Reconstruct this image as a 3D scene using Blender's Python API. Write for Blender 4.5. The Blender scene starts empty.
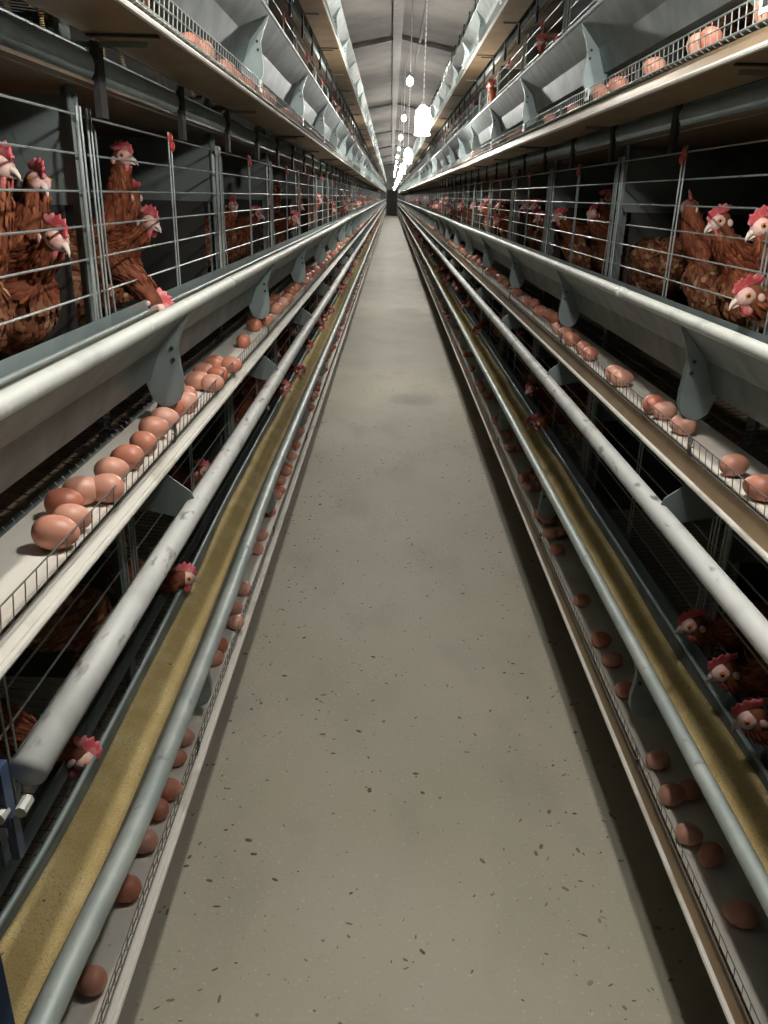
import bpy, bmesh, math, random
from mathutils import Vector, Matrix, Euler

R = random.Random(7)
CX = 0.088                      # middle of the aisle
Y0, Y1 = 0.30, 70.0             # battery rows run along +Y
EYE = 1.5
BELT = [0.37, 1.07, 1.77, 2.475]  # height of the egg belt of each tier
TIER = ['bottom', 'second', 'third', 'top']
SIDE = {-1: 'left', 1: 'right'}
ORD = ['first', 'second', 'third', 'fourth', 'fifth', 'sixth', 'seventh', 'eighth', 'ninth', 'tenth', 'eleventh', 'twelfth', 'thirteenth', 'fourteenth', 'fifteenth', 'sixteenth', 'seventeenth', 'eighteenth', 'nineteenth', 'twentieth']
col = bpy.context.scene.collection
sc = bpy.context.scene

# ------------------------------------------------------------------ materials
def mat(name, base, rough=0.6, metal=0.0, spec=0.5):
    m = bpy.data.materials.new(name); m.use_nodes = True
    b = m.node_tree.nodes['Principled BSDF']
    b.inputs['Base Color'].default_value = (*base, 1); b.inputs['Roughness'].default_value = rough
    b.inputs['Metallic'].default_value = metal; b.inputs['Specular IOR Level'].default_value = spec
    return m

def noise_mix(m, c2, scale, lo=0.4, hi=0.6, detail=4, stretch=(1, 1, 1), bump=0.0, coord='Object', rough2=None, kind='noise'):
    """mix another colour over the present base colour by a noise mask"""
    nt = m.node_tree; n = nt.nodes; l = nt.links; b = n['Principled BSDF']
    tc = n.new('ShaderNodeTexCoord'); mp = n.new('ShaderNodeMapping'); mp.inputs['Scale'].default_value = stretch
    l.new(tc.outputs[coord], mp.inputs['Vector'])
    if kind == 'noise':
        t = n.new('ShaderNodeTexNoise'); t.inputs['Detail'].default_value = detail
        out = t.outputs['Fac']
    else:
        t = n.new('ShaderNodeTexVoronoi'); out = t.outputs['Distance']
    t.inputs['Scale'].default_value = scale
    l.new(mp.outputs[0], t.inputs['Vector'])
    mr = n.new('ShaderNodeMapRange'); mr.inputs['From Min'].default_value = lo; mr.inputs['From Max'].default_value = hi
    l.new(out, mr.inputs['Value'])
    mx = n.new('ShaderNodeMix'); mx.data_type = 'RGBA'
    l.new(mr.outputs[0], mx.inputs['Factor'])
    src = b.inputs['Base Color']
    if src.is_linked:
        l.new(src.links[0].from_socket, mx.inputs['A'])
    else:
        mx.inputs['A'].default_value = src.default_value[:]
    mx.inputs['B'].default_value = (*c2, 1)
    l.new(mx.outputs['Result'], src)
    if bump:
        bp = n.new('ShaderNodeBump'); bp.inputs['Strength'].default_value = bump; bp.inputs['Distance'].default_value = 0.004
        l.new(out, bp.inputs['Height'])
        if b.inputs['Normal'].is_linked:
            l.new(b.inputs['Normal'].links[0].from_socket, bp.inputs['Normal'])
        l.new(bp.outputs[0], b.inputs['Normal'])
    return m

M = {}
M['galv'] = noise_mix(noise_mix(mat('galvanised_steel', (.17, .20, .195), .52, .7), (.25, .285, .275), 14, .35, .65), (.11, .12, .105), 5, .62, .8)
M['galv_in'] = noise_mix(mat('galvanised_bluish', (.34, .41, .41), .48, .55), (.25, .30, .30), 9, .35, .7)
M['lip'] = noise_mix(noise_mix(mat('dusty_lip', (.60, .62, .58), .55, .15), (.36, .39, .38), 10, .55, .75), (.80, .80, .76), 40, .6, .75)
M['lip_plain'] = noise_mix(noise_mix(mat('worn_zinc_lip', (.38, .44, .42), .5, .35), (.52, .56, .53), 12, .45, .7), (.22, .24, .22), 30, .64, .78)
M['pipe'] = noise_mix(noise_mix(mat('dusty_pipe', (.60, .61, .59), .6, .1), (.20, .19, .17), 45, .60, .70, 6, (1, .35, 1)), (.35, .35, .33), 6, .55, .75)
M['wire'] = noise_mix(mat('galvanised_wire', (.42, .47, .46), .45, .5), (.22, .2, .17), 20, .55, .75)
M['wire_dark'] = mat('dull_wire', (.10, .095, .085), .6, .4)
M['wire_guard'] = mat('guard_wire', (.20, .20, .18), .5, .5)
M['belt'] = noise_mix(noise_mix(mat('canvas_belt', (.74, .70, .63), .85), (.52, .45, .37), 7, .45, .75, 5, (1, .4, 1)), (.33, .24, .16), 60, .68, .78)
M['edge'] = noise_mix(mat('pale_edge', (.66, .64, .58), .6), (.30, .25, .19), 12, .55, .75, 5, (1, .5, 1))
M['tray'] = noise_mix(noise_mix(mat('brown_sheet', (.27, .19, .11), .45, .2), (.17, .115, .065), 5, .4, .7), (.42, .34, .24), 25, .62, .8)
M['manure'] = noise_mix(mat('belt_underside', (.20, .15, .10), .5), (.11, .08, .055), 4, .4, .7)
M['dark'] = noise_mix(mat('dark_panel', (.045, .042, .037), .75, .1), (.025, .022, .02), 6)  # near black; inside the cages this colour stands in for interior shade
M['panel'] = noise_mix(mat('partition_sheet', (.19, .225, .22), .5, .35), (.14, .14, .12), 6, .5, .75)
M['feed'] = noise_mix(noise_mix(noise_mix(mat('feed_mash', (.55, .41, .17), .95), (.70, .56, .28), 12, .4, .7, bump=.3), (.44, .32, .14), 320, .5, .7, 2, bump=.6), (.13, .09, .05), 90, .70, .74)
M['egg'] = mat('egg_shell', (.6, .27, .17), .42)
M['red_plastic'] = mat('red_plastic', (.72, .07, .05), .4)
M['white_plastic'] = mat('white_plastic', (.78, .78, .74), .5)
M['black_plastic'] = mat('black_plastic', (.03, .03, .03), .5)
M['blue_paint'] = noise_mix(mat('blue_paint', (.035, .06, .13), .45, .1), (.06, .09, .16), 20)
M['bolt'] = mat('dusty_bolt', (.55, .55, .52), .5, .3)
M['comb'] = noise_mix(mat('comb_skin', (.66, .10, .12), .5), (.84, .45, .43), 60, .45, .7, bump=.3)
M['face'] = noise_mix(mat('face_skin', (.82, .56, .50), .55), (.72, .28, .25), 70, .5, .75, bump=.3)
M['beak'] = mat('beak_horn', (.84, .70, .60), .4)
M['eye'] = mat('eye_amber', (.65, .25, .05), .15)
M['pupil'] = mat('pupil', (.01, .01, .01), .1)
M['leg'] = mat('leg_skin', (.62, .47, .20), .6)
M['wallm'] = noise_mix(mat('wall_board', (.25, .25, .23), .9), (.18, .18, .17), 2)
M['beam'] = noise_mix(mat('beam_dark', (.09, .085, .08), .7), (.05, .05, .047), 5)
M['speck'] = noise_mix(mat('litter_bits', (.16, .11, .07), .9), (.34, .26, .17), 3, .45, .6)
M['cord'] = mat('cord', (.55, .55, .53), .5)
M['cap'] = mat('lamp_cap', (.65, .66, .66), .35, .4)

# egg shells vary from egg to egg
nt = M['egg'].node_tree; oi = nt.nodes.new('ShaderNodeObjectInfo'); cr = nt.nodes.new('ShaderNodeValToRGB')
cr.color_ramp.elements[0].color = (.58, .19, .115, 1); cr.color_ramp.elements[1].color = (.76, .40, .30, 1)
e = cr.color_ramp.elements.new(.5); e.color = (.67, .285, .19, 1)
nt.links.new(oi.outputs['Random'], cr.inputs[0])
nz = nt.nodes.new('ShaderNodeTexNoise'); nz.inputs['Scale'].default_value = 55
mx = nt.nodes.new('ShaderNodeMix'); mx.data_type = 'RGBA'; mx.blend_type = 'MULTIPLY'; mx.inputs['Factor'].default_value = .25
nt.links.new(cr.outputs[0], mx.inputs['A']); nt.links.new(nz.outputs['Fac'], mx.inputs['B'])
nt.links.new(mx.outputs['Result'], nt.nodes['Principled BSDF'].inputs['Base Color'])

def feather_mat(name, stops):
    m = mat(name, (.3, .1, .05), .75, 0, .25); nt = m.node_tree
    g = nt.nodes.new('ShaderNodeNewGeometry'); oi = nt.nodes.new('ShaderNodeObjectInfo')
    cr = nt.nodes.new('ShaderNodeValToRGB')
    els = cr.color_ramp.elements
    els[0].position, els[0].color = stops[0][0], (*stops[0][1], 1); els[1].position, els[1].color = stops[-1][0], (*stops[-1][1], 1)
    for p, c in stops[1:-1]:
        x = els.new(p); x.color = (*c, 1)
    nt.links.new(g.outputs['Random Per Island'], cr.inputs[0])
    tc = nt.nodes.new('ShaderNodeTexCoord'); nz = nt.nodes.new('ShaderNodeTexNoise'); nz.inputs['Scale'].default_value = 22
    nt.links.new(tc.outputs['Object'], nz.inputs['Vector'])
    mx = nt.nodes.new('ShaderNodeMix'); mx.data_type = 'RGBA'; mx.blend_type = 'MULTIPLY'; mx.inputs['Factor'].default_value = .6
    mr = nt.nodes.new('ShaderNodeMapRange'); mr.inputs['To Min'].default_value = .35; mr.inputs['To Max'].default_value = 1.5
    nt.links.new(nz.outputs['Fac'], mr.inputs['Value'])
    nt.links.new(cr.outputs[0], mx.inputs['A']); nt.links.new(mr.outputs[0], mx.inputs['B'])
    hs = nt.nodes.new('ShaderNodeHueSaturation')
    mr2 = nt.nodes.new('ShaderNodeMapRange'); mr2.inputs['To Min'].default_value = .7; mr2.inputs['To Max'].default_value = 1.25
    nt.links.new(oi.outputs['Random'], mr2.inputs['Value']); nt.links.new(mr2.outputs[0], hs.inputs['Value'])
    nt.links.new(mx.outputs['Result'], hs.inputs['Color']); nt.links.new(hs.outputs[0], nt.nodes['Principled BSDF'].inputs['Base Color'])
    return m
M['plume'] = feather_mat('body_feathers', [(0, (.16, .050, .025)), (.5, (.27, .100, .048)), (.85, (.40, .19, .095)), (1, (.60, .39, .24))])
M['hackle'] = feather_mat('neck_feathers', [(0, (.15, .037, .016)), (.6, (.25, .068, .028)), (1, (.36, .12, .052))])
M['skinf'] = noise_mix(mat('under_plumage', (.24, .075, .03), .85), (.13, .035, .015), 30)

def emis(name, colr, s):
    m = bpy.data.materials.new(name); m.use_nodes = True; b = m.node_tree.nodes['Principled BSDF']
    b.inputs['Base Color'].default_value = (.8, .8, .8, 1); b.inputs['Emission Color'].default_value = (*colr, 1); b.inputs['Emission Strength'].default_value = s
    return m
M['bulb'] = emis('lit_bulb', (1, .95, .87), 1150)
M['lantern'] = emis('lit_tube', (1, .975, .92), 950)
M['ring'] = emis('lit_ring', (.95, .98, 1), 1.3)
gm = bpy.data.materials.new('jar_glass'); gm.use_nodes = True; nt = gm.node_tree; nt.nodes.clear()   # thin clear glass, slightly milky
o_ = nt.nodes.new('ShaderNodeOutputMaterial'); tr = nt.nodes.new('ShaderNodeBsdfTransparent'); pb = nt.nodes.new('ShaderNodeBsdfPrincipled'); ms = nt.nodes.new('ShaderNodeMixShader')
pb.inputs['Base Color'].default_value = (.9, .93, .95, 1); pb.inputs['Roughness'].default_value = .2; pb.inputs['Emission Color'].default_value = (.95, .98, 1, 1); pb.inputs['Emission Strength'].default_value = .3
ms.inputs[0].default_value = .3; nt.links.new(tr.outputs[0], ms.inputs[1]); nt.links.new(pb.outputs[0], ms.inputs[2]); nt.links.new(ms.outputs[0], o_.inputs[0])
M['jar'] = gm

# concrete
fm = mat('worn_concrete', (.44, .41, .315), .62, 0, .35)
noise_mix(fm, (.49, .455, .38), 1.3, .35, .7)
noise_mix(fm, (.35, .325, .26), 3.5, .5, .8, 6, (1, .5, 1))
noise_mix(fm, (.40, .38, .29), .8, .5, .75)
noise_mix(fm, (.55, .52, .45), 90, .62, .72, 3, bump=.25)
noise_mix(fm, (.20, .18, .14), 38, .70, .74, 5, bump=.2)
noise_mix(fm, (.22, .20, .16), 130, .71, .75, 2)
M['floor'] = fm
cm = mat('ceiling_board', (.14, .132, .122), .8)
noise_mix(cm, (.09, .081, .073), 1.6, .4, .7); noise_mix(cm, (.18, .172, .165), 5, .6, .8)
M['ceil'] = cm

# ------------------------------------------------------------------ helpers
def tag(o, label=None, cat=None, group=None, kind=None):
    if label: o['label'] = label
    if cat: o['category'] = cat
    if group: o['group'] = group
    if kind: o['kind'] = kind
    return o

def empty(name, loc, rz=0):
    o = bpy.data.objects.new(name, None); o.location = loc; o.rotation_euler = (0, 0, rz); o.empty_display_size = .05
    col.objects.link(o); return o

class MB:
    def __init__(s): s.v = []; s.f = []; s.mi = []; s.cur = 0
    def add(s, vs, fs):
        b = len(s.v); s.v += [tuple(v) for v in vs]; s.f += [tuple(b + i for i in f) for f in fs]; s.mi += [s.cur] * len(fs); return s
    def box(s, a, b):
        (x0, y0, z0), (x1, y1, z1) = a, b
        return s.add([(x0, y0, z0), (x1, y0, z0), (x1, y1, z0), (x0, y1, z0), (x0, y0, z1), (x1, y0, z1), (x1, y1, z1), (x0, y1, z1)],
                     [(0, 3, 2, 1), (4, 5, 6, 7), (0, 1, 5, 4), (1, 2, 6, 5), (2, 3, 7, 6), (3, 0, 4, 7)])
    def tube(s, pts, r, n=6, caps=True):
        pts = [Vector(p) for p in pts]; rs = r if isinstance(r, (list, tuple)) else [r] * len(pts)
        t0 = (pts[1] - pts[0]).normalized(); ref = Vector((0, 0, 1)) if abs(t0.z) < .9 else Vector((1, 0, 0))
        u = t0.cross(ref).normalized(); vs = []
        for i, p in enumerate(pts):
            a = pts[max(0, i - 1)]; b = pts[min(len(pts) - 1, i + 1)]; t = (b - a).normalized()
            u = (u - t * u.dot(t)).normalized(); w = t.cross(u)
            for k in range(n):
                an = 2 * math.pi * k / n; vs.append(p + (u * math.cos(an) + w * math.sin(an)) * rs[i])
        fs = []
        for i in range(len(pts) - 1):
            for k in range(n):
                fs.append((i * n + k, i * n + (k + 1) % n, (i + 1) * n + (k + 1) % n, (i + 1) * n + k))
        if caps: fs += [tuple(range(n))[::-1], tuple((len(pts) - 1) * n + k for k in range(n))]
        return s.add(vs, fs)
    def extrude(s, prof, ys, wob=None, closed=True):
        """closed profile of (x,z) run along y"""
        n = len(prof); vs = []
        for y in ys:
            dx, dz = wob(y) if wob else (0, 0)
            vs += [(x + dx, y, z + dz) for x, z in prof]
        fs = []
        for i in range(len(ys) - 1):
            for k in range(n):
                fs.append((i * n + k, i * n + (k + 1) % n, (i + 1) * n + (k + 1) % n, (i + 1) * n + k))
        fs += [tuple(range(n))[::-1], tuple((len(ys) - 1) * n + k for k in range(n))]
        return s.add(vs, fs)
    def ell(s, c, r, seg=12, ring=8, rot=None):
        c = Vector(c); vs = []; fs = []
        for i in range(ring + 1):
            th = math.pi * i / ring
            for k in range(seg):
                ph = 2 * math.pi * k / seg
                p = Vector((r[0] * math.sin(th) * math.cos(ph), r[1] * math.sin(th) * math.sin(ph), r[2] * math.cos(th)))
                if rot: p = rot @ p
                vs.append(c + p)
        for i in range(ring):
            for k in range(seg):
                fs.append((i * seg + k, (i + 1) * seg + k, (i + 1) * seg + (k + 1) % seg, i * seg + (k + 1) % seg))
        return s.add(vs, fs)
    def mesh(s, name, mats, smooth=False):
        me = bpy.data.meshes.new(name); me.from_pydata(s.v, [], s.f)
        for m in (mats if isinstance(mats, list) else [mats]): me.materials.append(m)
        if any(s.mi): me.polygons.foreach_set('material_index', s.mi)
        if smooth: me.polygons.foreach_set('use_smooth', [True] * len(s.f))
        me.update()
        bm = bmesh.new(); bm.from_mesh(me); bmesh.ops.remove_doubles(bm, verts=bm.verts, dist=1e-6); bmesh.ops.recalc_face_normals(bm, faces=bm.faces); bm.to_mesh(me); bm.free()
        return me
    def obj(s, name, mats, parent=None, loc=None, smooth=False, origin=None):
        if origin:
            s.v = [(x - origin[0], y - origin[1], z - origin[2]) for x, y, z in s.v]
        me = s.mesh(name, mats, smooth)
        o = bpy.data.objects.new(name, me); col.objects.link(o)
        if parent: o.parent = parent
        if origin and not parent: o.location = origin
        if loc: o.location = loc
        return o

def put(me, name, parent, loc=(0, 0, 0), scale=(1, 1, 1)):
    o = bpy.data.objects.new(name, me); col.objects.link(o); o.parent = parent; o.location = loc; o.scale = scale; return o

def strip(pts, t):
    """thin closed profile following a polyline (x,z) with thickness t"""
    pts = [Vector(p) for p in pts]; a = []; b = []
    for i, p in enumerate(pts):
        d = (pts[min(len(pts) - 1, i + 1)] - pts[max(0, i - 1)]).normalized(); n = Vector((-d.y, d.x))
        a.append(tuple(p + n * t / 2)); b.append(tuple(p - n * t / 2))
    return a + b[::-1]

def circ(cx, cz, r, n=10): return [(cx + r * math.cos(2 * math.pi * k / n), cz + r * math.sin(2 * math.pi * k / n)) for k in range(n)]
def ylist(a, b, st):
    n = max(1, int(round((b - a) / st))); return [a + (b - a) * i / n for i in range(n + 1)]
YS = ylist(Y0, 4, .08) + ylist(4, 16, .3)[1:] + ylist(16, Y1, 1.2)[1:]

# ------------------------------------------------------------------ the building
def flat(name, a, b, m, **k):
    o = MB().box(a, b).obj(name, m); tag(o, kind='structure', **k); return o
WX = 2.4
flat('floor', (CX - WX, -3, -.12), (CX + WX, Y1 + 1, 0), M['floor'])
flat('wall_left', (CX - WX - .1, -3, 0), (CX - WX, Y1 + 1, 3.6), M['wallm'])
flat('wall_right', (CX + WX, -3, 0), (CX + WX + .1, Y1 + 1, 3.6), M['wallm'])
flat('wall_far', (CX - WX, Y1 + 1, 0), (CX + WX, Y1 + 1.1, 4.2), M['wallm'])
# low pitched roof lining, two slopes
RZ, EZ = 3.95, 3.45
b = MB(); b.extrude([(CX - WX - .1, EZ), (CX, RZ), (CX + WX + .1, EZ), (CX + WX + .1, EZ + .1), (CX, RZ + .1), (CX - WX - .1, EZ + .1)], [-3, Y1 + 1.1])
tag(b.obj('ceiling', M['ceil']), kind='structure')
b = MB(); b.box((CX - .07 - .05, -3, RZ - .13), (CX + .07 - .05, Y1 + 1, RZ - .02)); tag(b.obj('trim_1', M['beam']), kind='structure')
b = MB(); b.box((CX + .30, -3, RZ - .11), (CX + .34, Y1 + 1, RZ - .06)); tag(b.obj('trim_2', M['beam']), kind='structure')
k = 3
for y in [15 + 10 * i for i in range(6)]:
    b = MB(); dz = .055
    b.add([(CX - WX, y, EZ - dz), (CX, y, RZ - dz), (CX + WX, y, EZ - dz), (CX + WX, y, EZ), (CX, y, RZ), (CX - WX, y, EZ),
           (CX - WX, y + .09, EZ - dz), (CX, y + .09, RZ - dz), (CX + WX, y + .09, EZ - dz), (CX + WX, y + .09, EZ), (CX, y + .09, RZ), (CX - WX, y + .09, EZ)],
          [(0, 1, 4, 5), (1, 2, 3, 4), (11, 10, 7, 6), (10, 9, 8, 7), (0, 6, 7, 1), (1, 7, 8, 2), (3, 9, 10, 4), (4, 10, 11, 5), (0, 5, 11, 6), (2, 8, 9, 3)])
    tag(b.obj('trim_%d' % k, M['beam']), kind='structure'); k += 1
# door in the far wall
MB().box((CX - .42, Y1 + .95, 0), (CX + .42, Y1 + 1.0, 2.0)).obj('door_1', M['dark'])['kind'] = 'structure'

# ------------------------------------------------------------------ rows: shared meshes
def X(s, e): return CX + s * e

def bracket_mesh(s):
    out = [(.462, .219), (.468, .205), (.480, .180), (.489, .150), (.487, .120), (.483, .090), (.484, .065), (.493, .046), (.508, .036), (.526, .036), (.542, .048), (.556, .088), (.5445, .089), (.5215, .154), (.500, .179), (.464, .220)]
    b = MB(); n = len(out); t = .0035
    vs = [(s * x, -t / 2, z) for x, z in out] + [(s * x, t / 2, z) for x, z in out]
    b.add(vs, [tuple(range(n)), tuple(range(2 * n - 1, n - 1, -1))] + [(i, (i + 1) % n, n + (i + 1) % n, n + i) for i in range(n)])
    # folded flange along the aisle edge
    fl = out[1:9]
    for i in range(len(fl) - 1):
        (xa, za), (xb, zb) = fl[i], fl[i + 1]
        b.add([(s * xa, 0, za), (s * xb, 0, zb), (s * xb, .014, zb), (s * xa, .014, za), (s * (xa + .002), 0, za), (s * (xb + .002), 0, zb), (s * (xb + .002), .014, zb), (s * (xa + .002), .014, za)],
              [(0, 1, 2, 3), (7, 6, 5, 4), (0, 4, 5, 1), (3, 2, 6, 7), (0, 3, 7, 4), (1, 5, 6, 2)])
    return b.mesh('trough_bracket', M['galv_in'])
def rivet_mesh(s):
    b = MB()
    for x, z in ((.499, .150), (.497, .128)):
        b.tube([(s * x, -.005, z), (s * x, .005, z)], .004, 8)
    return b.mesh('rivet', M['black_plastic'])
BR = {s: bracket_mesh(s) for s in (-1, 1)}; RV = {s: rivet_mesh(s) for s in (-1, 1)}

def plate_mesh(s):   # sheet tab under the tray that carries the guide pipe
    b = MB(); pr = [(.560, -.05), (.500, -.052), (.448, -.092), (.443, -.105), (.443, -.140), (.452, -.147), (.475, -.144), (.560, -.125)]
    n = len(pr)
    b.add([(s * x, 0, z) for x, z in pr] + [(s * x, .004, z) for x, z in pr], [tuple(range(n)), tuple(range(2 * n - 1, n - 1, -1))] + [(i, (i + 1) % n, n + (i + 1) % n, n + i) for i in range(n)])
    return b.mesh('pipe_hanger', M['panel'])
PL = {s: plate_mesh(s) for s in (-1, 1)}

# wire guard joint
def joint_mesh(s):
    b = MB(); b.box((s * .4755 - .0015, -.022, .004), (s * .4755 + .0015, .022, .034)); b.cur = 1
    b.box((s * .474 - .0012, -.009, .013), (s * .474 + .0012, .009, .025)); return b.mesh('joint_clip', [M['white_plastic'], M['black_plastic']])
def tie_mesh(s):
    b = MB()
    for dy in (-.012, .0, .012):
        b.tube([(s * .475, dy * .6, .032), (s * .474, dy * .6 + .003, .016), (s * .4765, dy * .6, -.004)], .0012, 6)
    b.tube([(s * .475, -.014, .018), (s * .472, 0, .010), (s * .475, .014, .002)], .0013, 6)
    return b.mesh('joint_tie', M['wire_dark'])
JC = {s: joint_mesh(s) for s in (-1, 1)}; JT = {s: tie_mesh(s) for s in (-1, 1)}

def wobble(seed, a):
    r = random.Random(seed); ph = [r.uniform(0, 6.28) for _ in range(6)]
    def w(y):
        g = min(1, max(0, (y - 1.5) / 3))
        return (a * g * (math.sin(y * 1.1 + ph[0]) + .6 * math.sin(y * 2.3 + ph[1])), a * .8 * g * (math.sin(y * .9 + ph[2]) + .6 * math.sin(y * 2.0 + ph[3])))
    return w

for s in (-1, 1):
    sd = SIDE[s]
    for t in range(4):
        zb = BELT[t]; tn = TIER[t]; gy = -.2
        # ---------------- feed trough
        w = wobble(10 * t + s, .0016 if t == 1 else .001)
        if t == 0 and s < 0:   # this trough is bent out into the aisle near its first joint
            def w(y, w0=w):
                a_, c_ = w0(y); g = max(0, min(1, (y - .62) / .4)) * max(0, min(1, (2.7 - y) / 1.3)); g = g * g * (3 - 2 * g)
                return a_ + .017 * g, c_
        T = tag(empty('feed_trough', (CX, Y0, zb)), 'long galvanised feed trough on the %s tier of cages, %s of the aisle' % (tn, sd), 'trough', 'long feed troughs')
        loc0 = lambda y: y - Y0
        ys = [loc0(y) for y in YS]; ww = lambda y, w=w: w(y + Y0)
        b = MB(); b.extrude(strip([(s * .463, .222), (s * .522, .155), (s * .545, .090), (s * .584, .090), (s * .606, .150), (s * .612, .180)], .0022), ys, ww)
        b.obj('trough_body', M['galv'], T)
        b = MB(); b.extrude(circ(s * .466, .230, ((.0175 if s < 0 else .0145), .0125, .0075, .0075)[t], 12), ys, ww); o = b.obj('rolled_lip', (M['lip_plain'], M['lip'], M['galv'], M['galv'])[t], T, smooth=True)
        if t == 1: o['label'] = 'dusty pale rolled lip'
        b = MB(); b.extrude(circ(s * .612, .182, .0055, 8), ys, ww); b.obj('back_lip', M['galv_in'], T, smooth=True)
        for k in range(58):
            y = 1.535 + 1.2 * k - Y0 if True else 0
            if y > Y1 - Y0: break
            p = put(BR[s], 'bracket', T, (ww(y)[0] + s * .0005, y, 0))
            if k < 12: put(RV[s], 'rivet', p)
        # seam sleeves of the lip, every 2.4 m
        for k in range(8):
            b = MB(); y = 1.95 + 2.4 * k - Y0; b.extrude(circ(s * .466, .230, ((.0185 if s < 0 else .0155), .0135, .0085, .0085)[t], 12), [y, y + .035], ww); b.obj('seam_sleeve', (M['lip_plain'], M['lip'], M['galv'], M['galv'])[t], T, smooth=True)
        # ---------------- feed lying in the trough
        b = MB(); rr = random.Random(t * 3 + s); n = 6; ysf = ylist(0, 8, .06) + ylist(8, Y1 - Y0, .6)[1:]
        vs = []
        for y in ysf:
            lvl = .116 + .006 * math.sin(y * 3.1 + t) + .005 * math.sin(y * 7.3 + s)
            for i in range(n + 1):
                e = .537 + (.604 - .537) * i / n
                hmp = .010 * math.sin(math.pi * i / n) * (1 + .5 * math.sin(y * 5 + i)) + (rr.uniform(-.002, .002) if 0 < i < n else 0)
                ee = e if i else .522 + (.155 - lvl) / (.155 - .090) * .023 + .001
                vs.append((s * ee + ww(y)[0], y, lvl + hmp + .045 * i / n))
            vs.append((s * .580 + ww(y)[0], y, .093)); vs.append((s * .552 + ww(y)[0], y, .093))
        m = n + 3; fs = []
        for j in range(len(ysf) - 1):
            for i in range(m): fs.append((j * m + i, j * m + (i + 1) % m, (j + 1) * m + (i + 1) % m, (j + 1) * m + i))
        b.add(vs, fs)
        o = b.obj('chicken_feed', M['feed'], smooth=True); o.location = (CX, Y0, zb)
        tag(o, 'yellow ground feed lying in the %s tier trough %s of the aisle' % (tn, sd), 'feed', kind='stuff')
        # ---------------- egg conveyor: canvas belt, wire guard, tray
        C = tag(empty('egg_conveyor', (CX, Y0, zb)), 'long pale egg belt with low wire guard, %s tier, %s of the aisle' % (tn, sd), 'conveyor', 'long egg conveyors')
        b = MB(); b.extrude([(s * .484, 0), (s * .590, 0), (s * .590, -.003), (s * .484, -.003)], [0, Y1 - Y0]); b.obj('belt', M['belt'], C)
        b = MB()
        for e, z, r in ((.476, .031, .0011), (.4785, -.004, .0012)) if t < 2 else ((.476, .034, .0014), (.4765, .015, .0011), (.4785, -.004, .0014)):
            b.tube([(s * e, 0, z), (s * e, Y1 - Y0, z)], r, 6)
        y = 0
        while y < 26:
            b.tube([(s * .600, y, .004), (s * .592, y, -.006), (s * .488, y, -.007), (s * .4795, y, -.002), (s * .476, y, .031 if t < 2 else .034)], .0008 if t < 2 else .0011, 4 if y < 8 else 3); y += .030
        b.obj('wire_guard', M['wire_guard'] if t < 2 else M['wire'], C)
        dp = .027 if s < 0 else .045
        tray = [(s * .600, -dp - .003), (s * .474, -dp - .003), (s * .470, -dp + .002)]
        b = MB(); b.extrude(strip(tray, .002), [0, Y1 - Y0])
        b.obj('tray_sheet', M['tray'], C)
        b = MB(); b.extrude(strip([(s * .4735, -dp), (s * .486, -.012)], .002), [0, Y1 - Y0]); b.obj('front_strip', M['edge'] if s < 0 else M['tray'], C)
        b = MB(); b.extrude(circ(s * .4700, -dp + .001, .0052, 8), [0, Y1 - Y0]); b.obj('tray_edge', M['edge'], C)
        for k in range(20):
            y = 1.42 + 1.2 * k - Y0
            put((JC if t >= 2 else JT)[s], 'joint_clip', C, (0, y, 0))
        # cross straps beneath the tray
        sm = MB().box((-.012, -.004, -.056), (.012, .004, -.050)); 
        for k in range(20):
            bb = MB().box((min(s * .48, s * .60), -.006, -dp - .0085), (max(s * .48, s * .60), .006, -dp - .0045)) if k == 0 else None
            if bb: sme = bb.mesh('strap', M['dark'])
            put(sme, 'strap', C, (0, 1.52 + 2.4 * k - Y0, 0))
        # ---------------- manure belt above the cages of this tier
        b = MB(); b.extrude([(s * .615, .600), (s * 1.20, .600), (s * 1.20, .606), (s * .615, .606)], [0, Y1 - Y0])
        o = b.obj('manure_belt', M['manure']); o.location = (CX, Y0, zb)
        tag(o, 'brown belt roofing the %s tier of cages, %s of the aisle' % (tn, sd), 'belt', 'brown belts over the cages')
        # ---------------- support tube above the cage fronts
        T2 = tag(empty('support_tube', (CX, Y0, zb)), 'round galvanised tube running above the cage fronts of the %s tier, %s side' % (tn, sd), 'tube', 'tubes above the cage fronts')
        b = MB(); b.extrude(circ(s * .642, .630, .031, 16), [0, Y1 - Y0]); b.obj('tube', M['galv_in'], T2, smooth=True)
        b = MB(); b.box((-.006, -.018, .548), (.006, .018, .668)); b.box((-.006, -.018, .548), (.03 * s if s > 0 else -.03, .018, .552)) if False else None
        hm = b.mesh('hanger', M['dark'])
        for k in range(58):
            y = 1.6 + .6 * k - Y0
            if y > 34: break
            put(hm, 'hanger', T2, (s * .612, y, 0))
    # ---------------- guide pipe, fixed under the tray of the second tier
    ps = .66 if s < 0 else Y0
    P = tag(empty('guide_pipe', (CX, ps, BELT[1])), 'dusty white round pipe running below the second tier egg belt, %s of the aisle' % sd, 'pipe')
    wp = wobble(77 + s, .0012)
    b = MB(); b.extrude(circ(s * .443, -.125, .0190, 20), ylist(0, 16, .4) + ylist(16, Y1 - ps, 1.2)[1:], wp); b.obj('pipe', M['pipe'], P, smooth=True)
    for k in range(57):
        put(PL[s], 'hanger_plate', P, (0, (1.40 if s < 0 else 1.43) + 1.2 * k - ps, 0))

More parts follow.
